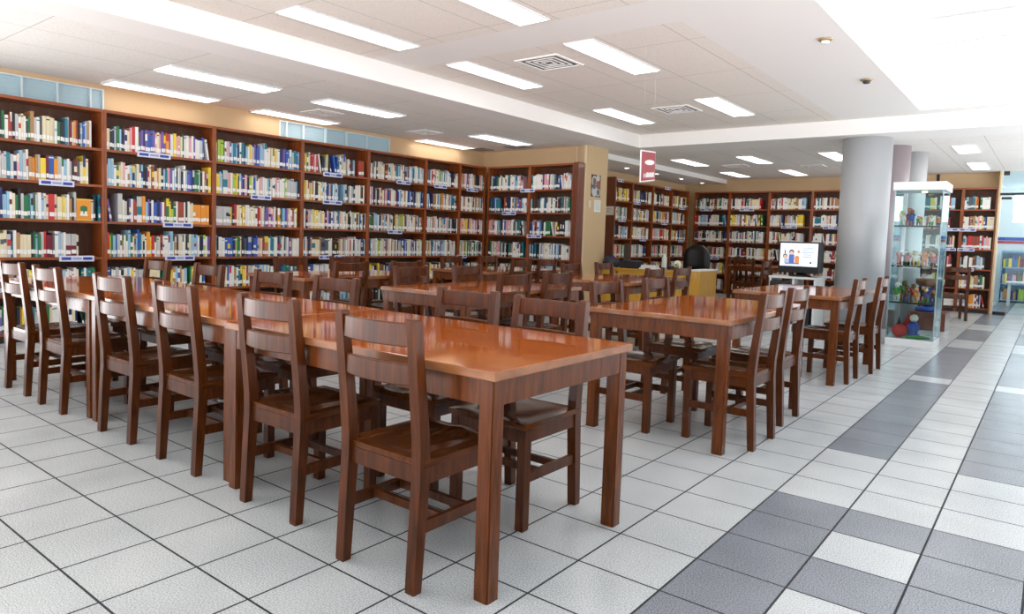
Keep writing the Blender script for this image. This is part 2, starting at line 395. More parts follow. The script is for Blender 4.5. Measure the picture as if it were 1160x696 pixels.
PAL = {'C': 'gwsBkwwitskgwnwRGtwdwbckgwwek', 'F': 'cwywgwrnGkcwoiwsBkwcgylw', 'B': 'wigtwrBwcgysGwkwncwogmwwdcRcwg', 'L': 'wcgwsBknwGtcwRywbpkw'}
def rnd_row(key, w, r):
    pal = PAL[key[0]]; out = []; x = 0; fill = random.uniform(.82, 1.) if key[0] != 'L' else .97
    while x < w*fill:
        if random.random() < .03 and out: out.append('_1'); x += .04; continue
        k = random.choice(pal); rep = 1 if random.random() < .82 else random.randint(2, 4)
        t = random.choice(['', '', '', '*', '*'])
        for _ in range(rep): out.append(k+t); x += .034 if t else .024
        if random.random() < .03: out.append(random.choice(pal)+'/'); x += .06
    return out
books = []
for cs in CASES:
    W = cs['w']-.06
    for r in range(6):                      # r=0 is the lowest shelf
        top = 5-r
        toks = None
        if cs['key'] in ROWS and top < 4: toks = ROWS[cs['key']][top].split()
        else: toks = rnd_row(cs['key'], W, r)
        big = .030 if cs['key'] in ROWS else .034
        specs = []; tot = 0
        for tk in toks:
            if tk[0] == '_': wd = .028*int(tk[1:] or 1); specs.append((None, wd, 0, tk)); tot += wd; continue
            k = tk[0]; star = '*' in tk
            if 'O' == k: wd = .13
            elif star:
                q = tk[tk.index('*')+1:tk.index('*')+2]
                wd = {'2': .036, '3': .046, '4': .056}.get(q, .033)
            else: wd = random.uniform(.018, .028)
            h = random.uniform(.225, .27)+(.042 if '^' in tk else 0)
            if k == 'E': wd, h = .052, .245
            if k == 'W': h = .29
            if star and specs and specs[-1][3] == tk and tk: h = specs[-1][2]
            specs.append((k, wd, h, tk)); tot += wd+(.06 if '/' in tk else 0)
        if cs['key'] in ROWS and top < 4:      # fill the row up to the uprights
            own = [q for q in toks if len(q) == 1]
            while tot < W/1.1:
                wd = random.uniform(.018, .028); at = random.randrange(2, max(3, len(specs)-3))
                if specs[at][3] == specs[at-1][3] and '*' in specs[at][3]: at = 1
                specs.insert(at, (random.choice(own), wd, random.uniform(.225, .27), '')); tot += wd
        sc = W/tot if cs['key'] in ROWS and top < 4 else min(1., W/tot)
        sc = min(sc, 1.32)
        x = .03; idx = 0
        for k, wd, h, tk in specs:
            if k is None: x += wd*sc; continue
            wd *= sc; lean = 0
            if '/' in tk: lean = random.uniform(.14, .22); x += min(.075, h*math.sin(lean)*1.03)
            elif random.random() < .10 and not ('*' in tk): lean = 0
            if x+wd > cs['w']-.028: break
            idx += 1
            books.append(dict(cs=cs, r=r, top=top, k=k, w=wd-.0012, h=min(h, .335), x=x, lean=lean, idx=idx, d=random.uniform(.15, .20), back=random.uniform(.018, .04), tk=tk))
            x += wd+(wd*.05 if lean else 0)

def book_geo(m, b, M=None):
    """cover with a lettered spine; page block separate"""
    w, h, d, k = b['w'], b['h'], b['d'], b['k']
    rnd = random.Random(int(b['x']*9973)+b['r']*131+int(b['cs']['o'].y*77)+int(b['cs']['o'].x*51))
    ck = {'E': 'm', 'W': 't', 'O': 'o'}.get(k, k); c = MI[ck]
    alt = MI[rnd.choice('wkcBrgyw' if ck not in 'wcg' else 'kBrbGmsdt')]
    e = .0022
    T = (lambda v: M @ Vector(v)) if M is not None else (lambda v: v)
    # spine strips (front)
    cuts = [(0, c)]
    if k == 'E': cuts = [(0, MI['m']), (h*.5, MI['g'])]
    elif k == 'W': cuts = [(0, MI['w']), (.085, MI['t']), (h*.62, MI['g'])]
    elif k == 'O': cuts = [(0, MI['y']), (.012, MI['o']), (h-.012, MI['y'])]
    else:
        st = rnd.random()
        if st < .14: a = h*rnd.uniform(.42, .55); cuts = [(0, c), (a, alt), (a+h*rnd.uniform(.1, .3), c)]
        elif st < .34: a = h*rnd.uniform(.8, .9); cuts = [(0, c), (a, alt), (a+.012, c)]
        elif st < .40: cuts = [(0, c), (h*rnd.uniform(.6, .75), alt)]
    cuts.append((h, None))
    vs = []
    for z, _ in cuts: vs += [T((0, 0, z)), T((w, 0, z))]
    fs = []; mis = []
    for q in range(len(cuts)-1):
        m.add([vs[2*q], vs[2*q+1], vs[2*q+3], vs[2*q+2]], [(0,1,2,3)], cuts[q][1])
    # covers
    P = [T(p) for p in ((0,0,0),(w,0,0),(w,d,0),(0,d,0),(0,0,h),(w,0,h),(w,d,h),(0,d,h))]
    m.add(P, [(1,2,6,5),(3,0,4,7),(0,3,2,1)], c)
    if w > .012:
        Q = [T(p) for p in ((0,0,h),(w,0,h),(w,e*1.5,h),(0,e*1.5,h),(e,e*1.5,h),(w-e,e*1.5,h),(w-e,d,h),(e,d,h),(w,d,h),(0,d,h))]
        m.add(Q, [(0,1,2,3),(3,4,7,9),(5,2,8,6)], c)
    if k == 'O':   # tree picture on the front-faced cover
        z0 = h*.22
        m.add([T(p) for p in ((w*.22,-.0008,z0),(w*.78,-.0008,z0),(w*.7,-.0008,z0+.045),(w*.3,-.0008,z0+.045))], [(0,1,2,3)], MI['w'])
        ring = [T((w*.5+w*.3*math.cos(t*PI/6)*(1 if t % 2 else .8), -.0012, h*.55+.032*math.sin(t*PI/6))) for t in range(12)]
        m.add(ring, [tuple(range(12))], MI['G'])
        m.add([T(p) for p in ((w*.46,-.001,h*.3),(w*.54,-.001,h*.3),(w*.54,-.001,h*.5),(w*.46,-.001,h*.5))], [(0,1,2,3)], MI['e'])
def page_geo(m, b, M=None, mi=0):
    w, h, d = b['w'], b['h'], b['d']; e = .0022
    if w <= .012: e = .001
    T = (lambda v: M @ Vector(v)) if M is not None else (lambda v: v)
    P = [T(p) for p in ((e,.003,h-.004),(w-e,.003,h-.004),(w-e,d-.002,h-.004),(e,d-.002,h-.004),(e,d-.001,.002),(w-e,d-.001,.002))]
    m.add(P, [(0,1,2,3),(3,2,5,4)], mi)
def label_geo(m, b, M=None, mi=0):
    w = b['w']; z = .034+.004*math.sin(b['x']*50); hh = .042
    T = (lambda v: M @ Vector(v)) if M is not None else (lambda v: v)
    a = max(.001, w*.04)
    m.add([T(p) for p in ((a,-.0008,z),(w-a,-.0008,z),(w-a,-.0008,z+hh),(a,-.0008,z+hh))], [(0,1,2,3)], mi)
def bmatrix(b):
    cs = b['cs']; p = cs['o']+cs['u']*b['x']-cs['n']*b['back']; p.z = ROWZ[b['r']]+.0006
    return Matrix.Translation(p) @ Matrix.Rotation(cs['rz'], 4, 'Z') @ Matrix.Rotation(-b['lean'], 4, 'Y')
for b in books:
    p = bmatrix(b) @ Vector((b['w']/2, 0, b['h']/2)); x, y, d = pj(p)
    vis = {0: .12, 1: .4}.get(b['r'], 1.) if b['cs']['key'][0] != 'B' else .6
    if b['cs']['key'][0] == 'L' and b['r'] == 1: vis = .3
    v = (CAM-p).normalized().dot(b['cs']['n'])
    b['area'] = b['w']*b['h']/(d*d)*v*vis if (4 < x < 1156 and 0 < y < 690) else 0
    b['px'] = x
order = sorted(books, key=lambda b: -b['area'])
single = set(id(b) for b in order[:300])
rown = {0: 'top', 1: 'second', 2: 'third', 3: 'fourth', 4: 'fifth', 5: 'bottom'}
# positions counted among books inside the frame
cnt = {}
stuff = MB()
for b in books:
    key = (b['cs']['key'], b['r'])
    if b['px'] > 0: cnt[key] = cnt.get(key, 0)+1
    M = bmatrix(b); haslab = b['k'] not in 'O'
    if id(b) in single:
        m = MB(); book_geo(m, b)
        o = m.build('book', BMATS); o.matrix_world = M
        pm = MB(); page_geo(pm, b); pm.build('page_block', M_page, o)
        if haslab:
            lm = MB(); label_geo(lm, b); lm.build('spine_label', M_lab, o)
        cn = {'E': 'grey and maroon', 'W': 'white and teal', 'O': 'orange tree-picture'}.get(b['k']) or BC[b['k']][0]
        sz = 'thick ' if b['w'] > .04 else ('tall ' if b['h'] > .275 else ('thin ' if b['w'] < .022 else ''))
        if b['k'] == 'O': lab = 'orange book facing outward with a tree picture on %s shelf %s' % (rown[b['top']], b['cs']['ph'])
        else: lab = '%s%s book, %s from left on %s shelf %s' % (sz, cn, ordinal(cnt[key]), rown[b['top']], b['cs']['ph'])
        tag(o, lab, 'book', 'books on the %s shelf %s' % (rown[b['top']], b['cs']['ph']))
    else:
        book_geo(stuff, b, M); page_geo(stuff, b, M, PG)
        if haslab: label_geo(stuff, b, M, LB)
tag(stuff.build('shelved_books', BMATS), 'rows of smaller and farther books filling all the other bookcase shelves', 'books', None, 'stuff')

# ---------------------------------------------------------------- tables
TZ = .785
def table(x0, x1, y0, y1, along, label, group, name='library_table'):
    cx, cy = (x0+x1)/2, (y0+y1)/2
    t = empty(name, (cx, cy, 0)); tag(t, label, 'table', group)
    a, b = (x1-x0)/2, (y1-y0)/2
    m = MB().bbox(-a, a, -b, b, TZ-.032, TZ, .004, 1)
    for i, f in enumerate(m.f):
        zs = [m.v[j][2] for j in f]
        if min(zs) > TZ-.001: m.mi[i] = 0
    m.build('table_top', [M_ttop if along == 'x' else M_ttopy, M_edge], t)
    ap = MB(); i = .018; th = .024; z0, z1 = TZ-.032-.088, TZ-.0325
    ap.box(-a+i, a-i, -b+i, -b+i+th, z0, z1); ap.box(-a+i, a-i, b-i-th, b-i, z0, z1)
    ap.box(-a+i, -a+i+th, -b+i+th, b-i-th, z0, z1); ap.box(a-i-th, a-i, -b+i+th, b-i-th, z0, z1)
    ap.build('apron', M_tleg, t)
    L = .062; j = .016
    for sx in (-1, 1):
        for sy in (-1, 1):
            x, y = sx*(a-j-L/2), sy*(b-j-L/2)
            m = MB(); bm = bmesh.new(); bmesh.ops.create_cube(bm, size=1)
            for v in bm.verts: v.co = Vector((x+v.co.x*L, y+v.co.y*L, (v.co.z+.5)*(TZ-.034)))
            bmesh.ops.bevel(bm, geom=[e for e in bm.edges if abs(e.verts[0].co.z-e.verts[1].co.z) > .1], offset=.005, segments=2, affect='EDGES')
            m.bm(bm).build('leg', M_tleg, t)
    return t
GA = 'tables pushed end to end in the front row'
table(-1.645, -.035, -.835, .105, 'x', 'long varnished wooden table nearest, right end of the front row', GA)
table(-3.262, -1.652, -.805, .135, 'x', 'long varnished wooden table in the middle of the front row', GA)
table(-4.878, -3.268, -.80, .135, 'x', 'long varnished wooden table at the left end of the front row', GA)
GB = 'wooden tables standing side-on behind the front row'
table(-1.0, -.067, 1.335, 2.935, 'y', 'wooden table just behind the nearest table, beside the grey stripe floor', GB)
table(-1.02, -.086, 4.02, 5.62, 'y', 'wooden table in front of the silver column and glass display case', GB)
table(-2.92, -1.99, 1.29, 2.89, 'y', 'orange-brown wooden table in the middle, directly behind the front row', GB)
table(-4.87, -3.94, 1.29, 2.89, 'y', 'orange-brown wooden table nearest the left wall, behind the front row', GB)
table(-4.87, -3.94, 3.92, 5.52, 'y', 'wooden table nearest the corner bookcases, in the second row behind', GB)
table(-2.95, -2.02, 3.82, 5.42, 'y', 'wooden table in front of the yellow desk', GB)
table(-3.92, -3.0, 11.75, 13.3, 'y', 'far wooden table in front of the back wall bookcases', None)

# ---------------------------------------------------------------- chairs
def make_chair():
    t = empty('library_chair', (0, 0, 0))
    X = .184
    for s in (-1, 1):
        p = MB().post([(0, s*X, .019, .040, .036), (.012, s*X, .019, .042, .038), (.25, s*X, .033, .043, .044), (.40, s*X, .043, .043, .048), (.49, s*X, .042, .043, .048),
                       (.62, s*X, .028, .043, .043), (.78, s*X, .010, .042, .039), (.932, s*X, -.006, .040, .036), (.94, s*X, -.007, .034, .030)])
        p.build('back_post', M_chair, t)
        MB().post([(0, s*X, .425, .038, .038), (.01, s*X, .425, .041, .041), (.43, s*X, .425, .042, .042)]).build('leg', M_chair, t)
        MB().bbox(s*X-.011, s*X+.011, .052, .407, .198, .240, .003).build('stretcher', M_chair, t)
    for y in (.165, .30): MB().bbox(-X+.012, X-.012, y-.011, y+.011, .204, .236, .003).build('stretcher', M_chair, t)
    f = MB(); z0, z1 = .372, .432
    f.box(-X+.02, X-.02, .034, .056, z0, z1); f.box(-X+.02, X-.02, .42, .442, z0, z1)
    for s in (-1, 1): f.box(min(s*(X+.014), s*(X-.010)), max(s*(X+.014), s*(X-.010)), .06, .41, z0, z1)
    f.build('seat_frame', M_chair, t)
    # saddle seat
    nx, ny = 16, 16; st = MB(); W2 = .207; y0, y1 = .036, .462
    vs = []
    for j in range(ny+1):
        for i in range(nx+1):
            u = i/nx*2-1; v = j/ny
            d = math.exp(-((u/.62)**4))*math.exp(-(((v-.42)/.36)**4))*.013
            d -= .004*math.exp(-(u/.18)**2)*max(0, v-.5)*2
            edge = max(abs(u)**14, abs(v*2-1)**14)*.004
            vs.append((u*W2, y0+(y1-y0)*v, .460-d-edge))
    fs = [(j*(nx+1)+i, j*(nx+1)+i+1, (j+1)*(nx+1)+i+1, (j+1)*(nx+1)+i) for j in range(ny) for i in range(nx)]
    st.add(vs, fs, 0, True)
    ring = [i for i in range(nx+1)]+[(j+1)*(nx+1)-1 for j in range(1, ny+1)]+[ny*(nx+1)+i for i in range(nx-1, -1, -1)]+[j*(nx+1) for j in range(ny-1, 0, -1)]
    low = [(vs[q][0]*.995, vs[q][1], .4325) for q in ring]; top = [vs[q] for q in ring]; n = len(ring)
    st.add(top+low, [(i, n+i, n+(i+1) % n, (i+1) % n) for i in range(n)]+[tuple(range(n, 2*n))])
    st.build('seat', M_seat, t)
    for z0, z1, yc in ((.845, .925, .0), (.712, .785, .014)):
        rings = []; N = 12
        for i in range(N+1):
            u = i/N*2-1; x = u*(X-.008); y = yc-.036*(1-u*u); th = .009; e = .004
            rings.append([(x, y-th, z0+e), (x, y-th, z1-e), (x, y-th+e, z1), (x, y+th-e, z1), (x, y+th, z1-e), (x, y+th, z0+e), (x, y+th-e, z0), (x, y-th+e, z0)])
        MB().loft(rings).build('back_slat', M_chair, t)
    return t
proto = make_chair(); used = [False]
def chair(x, y, face, label, group, tilt=0):
    """(x, y): middle of the rear edge on the floor; face: direction the sitter looks"""
    rz = {'N': 0, 'S': PI, 'E': -PI/2, 'W': PI/2}[face]+tilt
    o = proto if not used[0] else copy_tree(proto)
    used[0] = True
    o.location = (x, y, 0); o.rotation_euler = (0, 0, rz); tag(o, label, 'chair', group)
    return o
G1 = 'chairs along the near side of the front table row'
near = [(-.473,-.944),(-1.23,-.877),(-2.059,-.863),(-2.782,-.858),(-3.70,-.875),(-4.375,-.866)]
lb = ['dark wooden ladder-back chair nearest the camera, at the right end of the front row']+['dark wooden ladder-back chair, %s from the right along the near side of front row' % ORD[k] for k in range(1, 5)]+['dark wooden ladder-back chair at far left, last along the near side of front row']
for (x, y), l, tl in zip(near, lb, (0, .01, -.01, .015, 0, .02)): chair(x, y, 'N', l, G1, tl)
G2 = 'chairs along the far side of the front table row'
for k, (x, y) in enumerate([(-.505,.165),(-1.05,.2),(-2.13,.2),(-2.81,.2),(-3.71,.24),(-4.5,.22)]):
    chair(x, y, 'S', 'wooden ladder-back chair, %s from the right behind the front table row, facing it' % ORD[k], G2)
G3 = 'chairs around the tables behind the front row'
A = lambda s: 'wooden ladder-back chair '+s
chair(.03, 1.765, 'W', A('on walkway side of the table behind the nearest table, nearer one'), G3)
chair(-.02, 2.485, 'W', A('on walkway side of the table behind the nearest table, farther one'), G3)
chair(-1.045, 1.665, 'E', A('with yellow desk behind, left of the walkway table, nearer one'), G3)
chair(-1.06, 2.46, 'E', A('with yellow desk behind, left of the walkway table, farther one'), G3)
chair(-.02, 4.425, 'W', A('on walkway side of the table by the column, nearer one'), G3)
chair(.035, 5.18, 'W', A('beside the glass display case at the table by the column'), G3)
chair(-1.93, 1.79, 'W', A('right of the middle orange-brown table, nearer one'), G3)
chair(-1.93, 2.40, 'W', A('right of the middle orange-brown table, farther one'), G3)
chair(-3.02, 1.74, 'E', A('left of the middle orange-brown table, nearer one'), G3)
chair(-3.02, 2.49, 'E', A('left of the middle orange-brown table, farther one'), G3)
chair(-3.86, 1.77, 'W', A('right of the table nearest the left wall, nearer one'), G3)
chair(-3.86, 2.49, 'W', A('right of the table nearest the left wall, farther one'), G3)
chair(-4.97, 1.87, 'E', A('between left wall bookcases and table, nearer one'), G3)
chair(-4.97, 2.60, 'E', A('between left wall bookcases and table, farther one'), G3)
G4 = 'chairs around the second row of tables behind'
chair(-4.97, 4.42, 'E', A('left of the table by the corner bookcases, nearer one'), G4)
chair(-4.97, 5.2, 'E', A('left of the table by the corner bookcases, farther one'), G4)
chair(-3.86, 4.5, 'W', A('right of the table by the corner bookcases, nearer one'), G4)
chair(-3.86, 5.08, 'W', A('right of the table by the corner bookcases, farther one'), G4)
chair(-3.02, 4.34, 'E', A('left of the table before the yellow desk, nearer one'), G4)
chair(-3.02, 5.10, 'E', A('left of the table before the yellow desk, farther one'), G4)
chair(-1.93, 4.25, 'W', A('right of the table before the yellow desk, nearer one'), G4)
chair(-1.93, 4.95, 'W', A('right of the table before the yellow desk, farther one'), G4)
G5 = 'chairs in the far part of the room'
chair(-4.0, 12.3, 'E', A('left of the far table, nearer one'), G5)
chair(-4.0, 12.9, 'E', A('left of the far table, farther one'), G5)
chair(-2.9, 12.5, 'W', A('right of the far table, behind the computer screen'), G5)
chair(-3.42, 11.3, 'N', A('at the near end of the far table'), G5)
chair(-2.45, 9.6, 'W', A('standing alone left of the computer stand'), G5)
chair(.02, 11.95, 'N', A('standing behind the glass display case'), G5, .3)

# ---------------------------------------------------------------- ceiling lights
def light_louver(x, y0, wd, z, label, group, ln=1.24):
    t = empty('ceiling_light', (x, y0+ln/2, z)); tag(t, label, 'ceiling light', group)
    a, b = wd/2, ln/2
    h = MB().box(-a, a, -b, -b+.015, -.022, -.001).box(-a, a, b-.015, b, -.022, -.001).box(-a, -a+.015, -b+.015, b-.015, -.022, -.001).box(a-.015, a, -b+.015, b-.015, -.022, -.001)
    h.build('frame', M_metalw, t)
    MB().box(-a+.016, a-.016, -b+.016, b-.016, -.008, -.002).build('diffuser', M_lamp, t)
    m = MB(); m.box(-.012, .012, -b+.017, b-.017, -.021, -.009)
    n = 15
    for i in range(1, n): yy = -b+ln*i/n; m.box(-a+.017, a-.017, yy-.006, yy+.006, -.021, -.009)
    m.build('louver', M_metalw, t)
def light_panel(x, y0, wd, z, label, group, ln=1.3):
    t = empty('ceiling_light', (x, y0+ln/2, z)); tag(t, label, 'ceiling light', group)
    a, b = wd/2, ln/2
    h = MB().box(-a, a, -b, -b+.012, -.014, -.001).box(-a, a, b-.012, b, -.014, -.001).box(-a, -a+.012, -b+.012, b-.012, -.014, -.001).box(a-.012, a, -b+.012, b-.012, -.014, -.001)
    h.build('frame', M_metalw, t)
    MB().box(-a+.013, a-.013, -b+.013, b-.013, -.009, -.002).build('diffuser', M_lamp, t)
GL = 'louvred lights above the left aisle'
for k, (x, y) in enumerate(((-5.5, .75), (-5.5, 2.62), (-5.63, 5.65))):
    light_louver(x, y, .36, ZL, 'louvred fluorescent ceiling light in the inner left row, %s from the front' % ORD[k], GL)
for k, (x, y) in enumerate(((-6.7, .73), (-6.85+.06, 2.6), (-6.82, 5.62))):
    light_louver(x, y, .33, ZL, 'louvred fluorescent ceiling light beside the left wall, %s from the front' % ORD[k], GL)
GM = 'flush lights over the tables'
for k, y in enumerate((.78, 2.8, 5.72)):
    light_panel(-3.52, y, .29, ZH, 'flush rectangular ceiling light left over the tables, %s from the front' % ORD[k], GM, 1.36)
for k, y in enumerate((.78, 2.8, 5.72)):
    light_panel(-2.08, y, .30, ZH, 'flush rectangular ceiling light nearer the skylight, %s from the front' % ORD[k], GM, 1.36)
for x, nm in ((-3.52, 'left'), (-2.08, 'right')):  # unseen fixtures continuing the rows, added to brighten the dark foreground
    for k, y in enumerate((-1.25, -3.2)):
        light_panel(x, y, .29, ZH, 'added unseen fill light in the %s row above tables, %s outside the frame top' % (nm, ORD[k]), GM, 1.36)
for x, nm in ((-5.5, 'inner'), (-6.7, 'wall')):  # unseen louvred fixtures, added to brighten the dark lower left
    for k, y in enumerate((-3.0,)):
        light_louver(x, y, .36, ZL, 'added unseen louvred fill light in the %s row, %s outside the frame at left' % (nm, ORD[k+1]), GL)
GF = 'flush lights in the far zone'
fx = {-4.27: 'leftmost', -3.04: 'middle', -1.68: 'right'}
for x in fx:
    light_panel(x, 9.85, .29, ZL, 'flush ceiling light in the nearer far-zone row, %s before the column' % fx[x], GF, 1.25)
for x in fx:
    light_panel(x-.05, 12.45, .28, ZL, 'flush ceiling light in the farthest row near back wall, %s of three' % fx[x], GF, 1.25)
light_panel(.17, 9.78, .29, ZL, 'flush square-looking ceiling light right of the column, nearer of two', GF, 1.02)
light_panel(.14, 12.3, .28, ZL, 'flush square-looking ceiling light right of the column, farther of two', GF, 1.25)
light_panel(1.6, 9.78, .29, ZL, 'flush ceiling light over the walkway beyond the right frame edge, nearer', GF, 1.25)
light_panel(1.6, 12.3, .28, ZL, 'flush ceiling light over the walkway beyond the right frame edge, farther', GF, 1.25)
M_ring = mat('brass_ring', (186, 160, 120), .4, metal=.6)
for k, y in enumerate((10.07, 11.4, 12.7, 13.9)):
    z = 2.66; x = -5.42
    t = empty('spotlight', (x, y, z)); tag(t, 'small round recessed spotlight over the desk bookcases, %s from the pillar' % ORD[k], 'spotlight', 'spotlights in the soffit')
    MB().lathe([(.055, -.001), (.055, -.006), (.045, -.008), (.045, -.002)], n=20).build('ring', M_metalw, t)
    MB().lathe([(.044, -.003), (.044, -.006)], n=20).build('bulb', M_spot, t)
# air diffusers
M_vent = mat('vent_grey', (150, 146, 142), .6); M_ventd = mat('vent_dark', (70, 66, 62), .7)
def vent(x, y, z, sz, label, dark=False):
    t = empty('air_vent', (x, y, z)); tag(t, label, 'air vent', 'ceiling air vents')
    a = sz/2
    m = MB()
    for q in (1.,): m.box(-a, a, -a, -a+.03, -.012, -.001).box(-a, a, a-.03, a, -.012, -.001).box(-a, -a+.03, -a+.03, a-.03, -.012, -.001).box(a-.03, a, -a+.03, a-.03, -.012, -.001)
    m.build('frame', M_smooth if not dark else M_vent, t)
    MB().box(-a+.031, a-.031, -a+.031, a-.031, -.003, -.001).build('backing', M_ventd, t)
    s = MB()
    for k in range(1, 4):
        r = (a-.03)*k/4+.006; th = .018
        for p in ((-r, r, -r, -r+th), (-r, r, r-th, r), (-r, -r+th, -r+th, r-th), (r-th, r, -r+th, r-th)): s.box(*p, -.011, -.004)
    s.build('slats', M_vent if dark else M_smooth, t)
vent(-2.72, 3.3, ZH, .5, 'square ceiling air vent between the lights over the tables, nearer one')
vent(-2.68, 6.25, ZH, .5, 'square ceiling air vent between the lights over the tables, farther one')
vent(-6.2, 3.2, ZL, .4, 'square ceiling air vent between the left aisle lights')
vent(-6.2, 5.1, ZL, .4, 'square ceiling air vent above the left aisle, farther one')
vent(-6.75, 7.1, ZL, .34, 'dark square vent at ceiling by the corner, left one', True)
vent(-5.95, 7.1, ZL, .36, 'dark square vent at ceiling above corner bookcases, right one', True)
vent(-3.7, 11.3, ZL, .45, 'square ceiling air vent in the far zone, left one')
vent(-2.4, 11.9, ZL, .4, 'square ceiling air vent in the far zone, right one')
# sprinkler / detector on the plain soffit
def detector(x, y, label):
    t = empty('smoke_detector', (x, y, ZH)); tag(t, label, 'detector', 'round detectors on the soffit')
    MB().lathe([(.058, -.001), (.06, -.008), (.05, -.016), (.036, -.018)], n=24).build('base_ring', M_ring, t)
    MB().lathe([(.034, -.019), (.036, -.03), (.03, -.042), (.012, -.046)], n=20).build('dome', M_metalw if y < 4.5 else M_dark, t)
detector(-.3, 3.87, 'round brass-ringed detector on the plain soffit, nearer one')
detector(-.32, 5.64, 'round dark-domed detector on the plain soffit, farther one')

# ---------------------------------------------------------------- columns
def column(x, y, r, m, label, z=ZL):
    tag(MB().lathe([(r, 0), (r, z-.002)], n=64).build('column', m, loc=(x, y, 0)), label, 'column')
    return
column(-.845, 8.62, .317, M_col, 'large round silver column behind the display case')
column(-.69, 9.62, .24, M_col2, 'rosy grey round column half hidden behind the large silver column')
column(-.53, 10.5, .19, M_col, 'slimmer round silver column behind the glass display case')

# ---------------------------------------------------------------- display case
dc = empty('display_case', (-.02, 7.45, 0)); tag(dc, 'tall glass display case with white base and top full of toys', 'display case')
CWd, CD = .26, .60
MB().bbox(-CWd, CWd, 0, CD, 0, .095, .004).build('base', M_metalw, dc)
MB().bbox(-CWd-.02, CWd+.02, -.02, CD+.02, 1.945, 2.045, .005).build('top_panel', M_metalw, dc)
MB().lathe([(.03, 1.944), (.03, 1.936)], c=(.02, .3), n=16).build('lamp', mat('case_lamp_glow', (255, 240, 200), .5, emit=(255, 226, 160), es=8), dc)
e = .006
for nm, p in (('glass_pane', (-CWd+.004, CWd-.004, .004, .004+e)), ('glass_pane', (-CWd+.004, CWd-.004, CD-.004-e, CD-.004)), ('glass_pane', (-CWd+.004, -CWd+.004+e, .012, CD-.012)), ('glass_pane', (CWd-.004-e, CWd-.004, .012, CD-.012))):
    MB().box(*p, .0955, 1.9445).build(nm, M_glass, dc)
M_shelfglass = glass('shelf_glass_green', (226, 240, 236), .8)
CSZ = [.556, 1.01, 1.51]
M_gedge = mat('shelf_edge_dark', (34, 44, 44), .3)
for z in CSZ:
    m = MB().box(-CWd+.014, CWd-.014, .022, CD-.016, z-.010, z, 0); m.box(-CWd+.014, CWd-.014, .016, .0215, z-.02, z, 1)
    m.build('glass_shelf', [M_shelfglass, M_gedge], dc)
M_post = mat('case_corner_strip', (150, 168, 170), .3, metal=.5)
for x in (-CWd+.001, CWd-.013):
    for y in (.001, CD-.013): MB().box(x, x+.012, y, y+.012, .0955, 1.9445).build('corner_strip', M_post, dc)
TC = dict(red=(196,44,40), blue=(40,76,164), yellow=(232,194,72), green=(70,150,58), brown=(118,74,46), white=(228,222,210), black=(40,38,42), pink=(226,164,150), orange=(226,130,50), purple=(96,66,136))
TM = {k: mat('toy_'+k, v, .4) for k, v in TC.items()}
def toy(x, y, z, h, c1, c2, c3, label, wide=1., arms=.6):
    h *= .95; m = MB(); w = h*.2*wide
    m.lathe([(h*.16*wide, 0), (h*.16*wide, h*.03)], n=14, mi=2)
    for s in (-1, 1):
        m.tube([(s*w*.5, 0, h*.03), (s*w*.55, 0, h*.18), (s*w*.4, 0, h*.36)], [h*.055, h*.06, h*.075], 1)
        m.tube([(s*w*.6, 0, h*.6), (s*w*.9, -h*.04, h*(.6-.12*arms)), (s*w*.95, -h*.10, h*(.6-.2*arms))], [h*.06, h*.05, h*.045], 0)
    m.lathe([(w*.62, h*.32), (w*.72, h*.42), (w*.85, h*.56), (w*.5, h*.66), (w*.25, h*.69)], n=12, mi=0)
    m.ball((0, 0, h*.82), h*.125, 3, (1, 1, 1.05))
    m.ball((0, h*.03, h*.88), h*.122, 2, (1.04, 1, .78))
    o = m.build('toy_figure', [TM[c1], TM[c2], TM[c3], TM[random.choice(['pink', 'pink', 'brown', 'yellow', 'white', 'orange', c1])]], loc=(dc.location.x+x*.92, dc.location.y+.05+y*1.1, z+.0008), rz=random.uniform(-.6, .6))
    tag(o, label, 'toy', 'toy figures in the display case')
cols = list(TC)
shn = {1.51: 'upper', 1.01: 'middle', .556: 'lower'}
TL = {1.51: 'white-green red-brown blue-red green-white yellow-white pink-yellow white-green orange-white'.split(),
      1.01: 'red-white blue-black red-brown yellow-brown white-yellow brown-green orange-brown black-yellow red-orange'.split(),
      .556: 'green-white green-green brown-brown red-brown orange-yellow black-purple purple-brown brown-black'.split()}
TH = {1.51: (.2,.25,.22,.15,.13,.14,.15,.13), 1.01: (.2,.21,.18,.2,.2,.2,.2,.19,.18), .556: (.26,.28,.22,.24,.2,.22,.2,.18)}
lay = {}
for z in TL:
    n = len(TL[z]); lay[z] = []
    for k, cc in enumerate(TL[z]):
        a_, b_ = cc.split('-'); lay[z].append((-.2+.4*k/(n-1), .08+.17*(k % 2), TH[z][k], a_, cols[(k*3+int(z*10)) % len(cols)], b_))
for z, L in lay.items():
    for k, (x, y, h, a, b, c) in enumerate(L):
        toy(x, y, z, h, a, b, c, 'small %s and %s toy figure, %s from left on %s display case shelf' % (a, c, ORD[k], shn[z]), random.uniform(.92, 1.08), random.uniform(-1.2, .2))
bz = .0955
o = MB().ball((0, 0, .085), .085, 0, n=24).build('ball', TM['red'], loc=(-.15, 7.45+.15, bz+.001)); tag(o, 'round red ball at the bottom of the display case', 'ball')
m = MB(); m.lathe([(.09, 0), (.09, .02), (.05, .05), (.075, .14), (.02, .2)], n=14, mi=0); m.ball((0, 0, .24), .05, 1)
o = m.build('toy_figure', [TM['blue'], TM['white']], loc=(-.02, 7.45+.33, bz+.001)); tag(o, 'blue toy with white head behind the red ball, display case bottom', 'toy', 'toy figures in the display case')
m = MB(); m.tube([(-.1, 0, .02), (-.05, .05, .02), (.0, .0, .022), (.06, .05, .02), (.13, .01, .018)], [.012, .02, .022, .02, .008]); m.ball((-.11, 0, .025), .024)
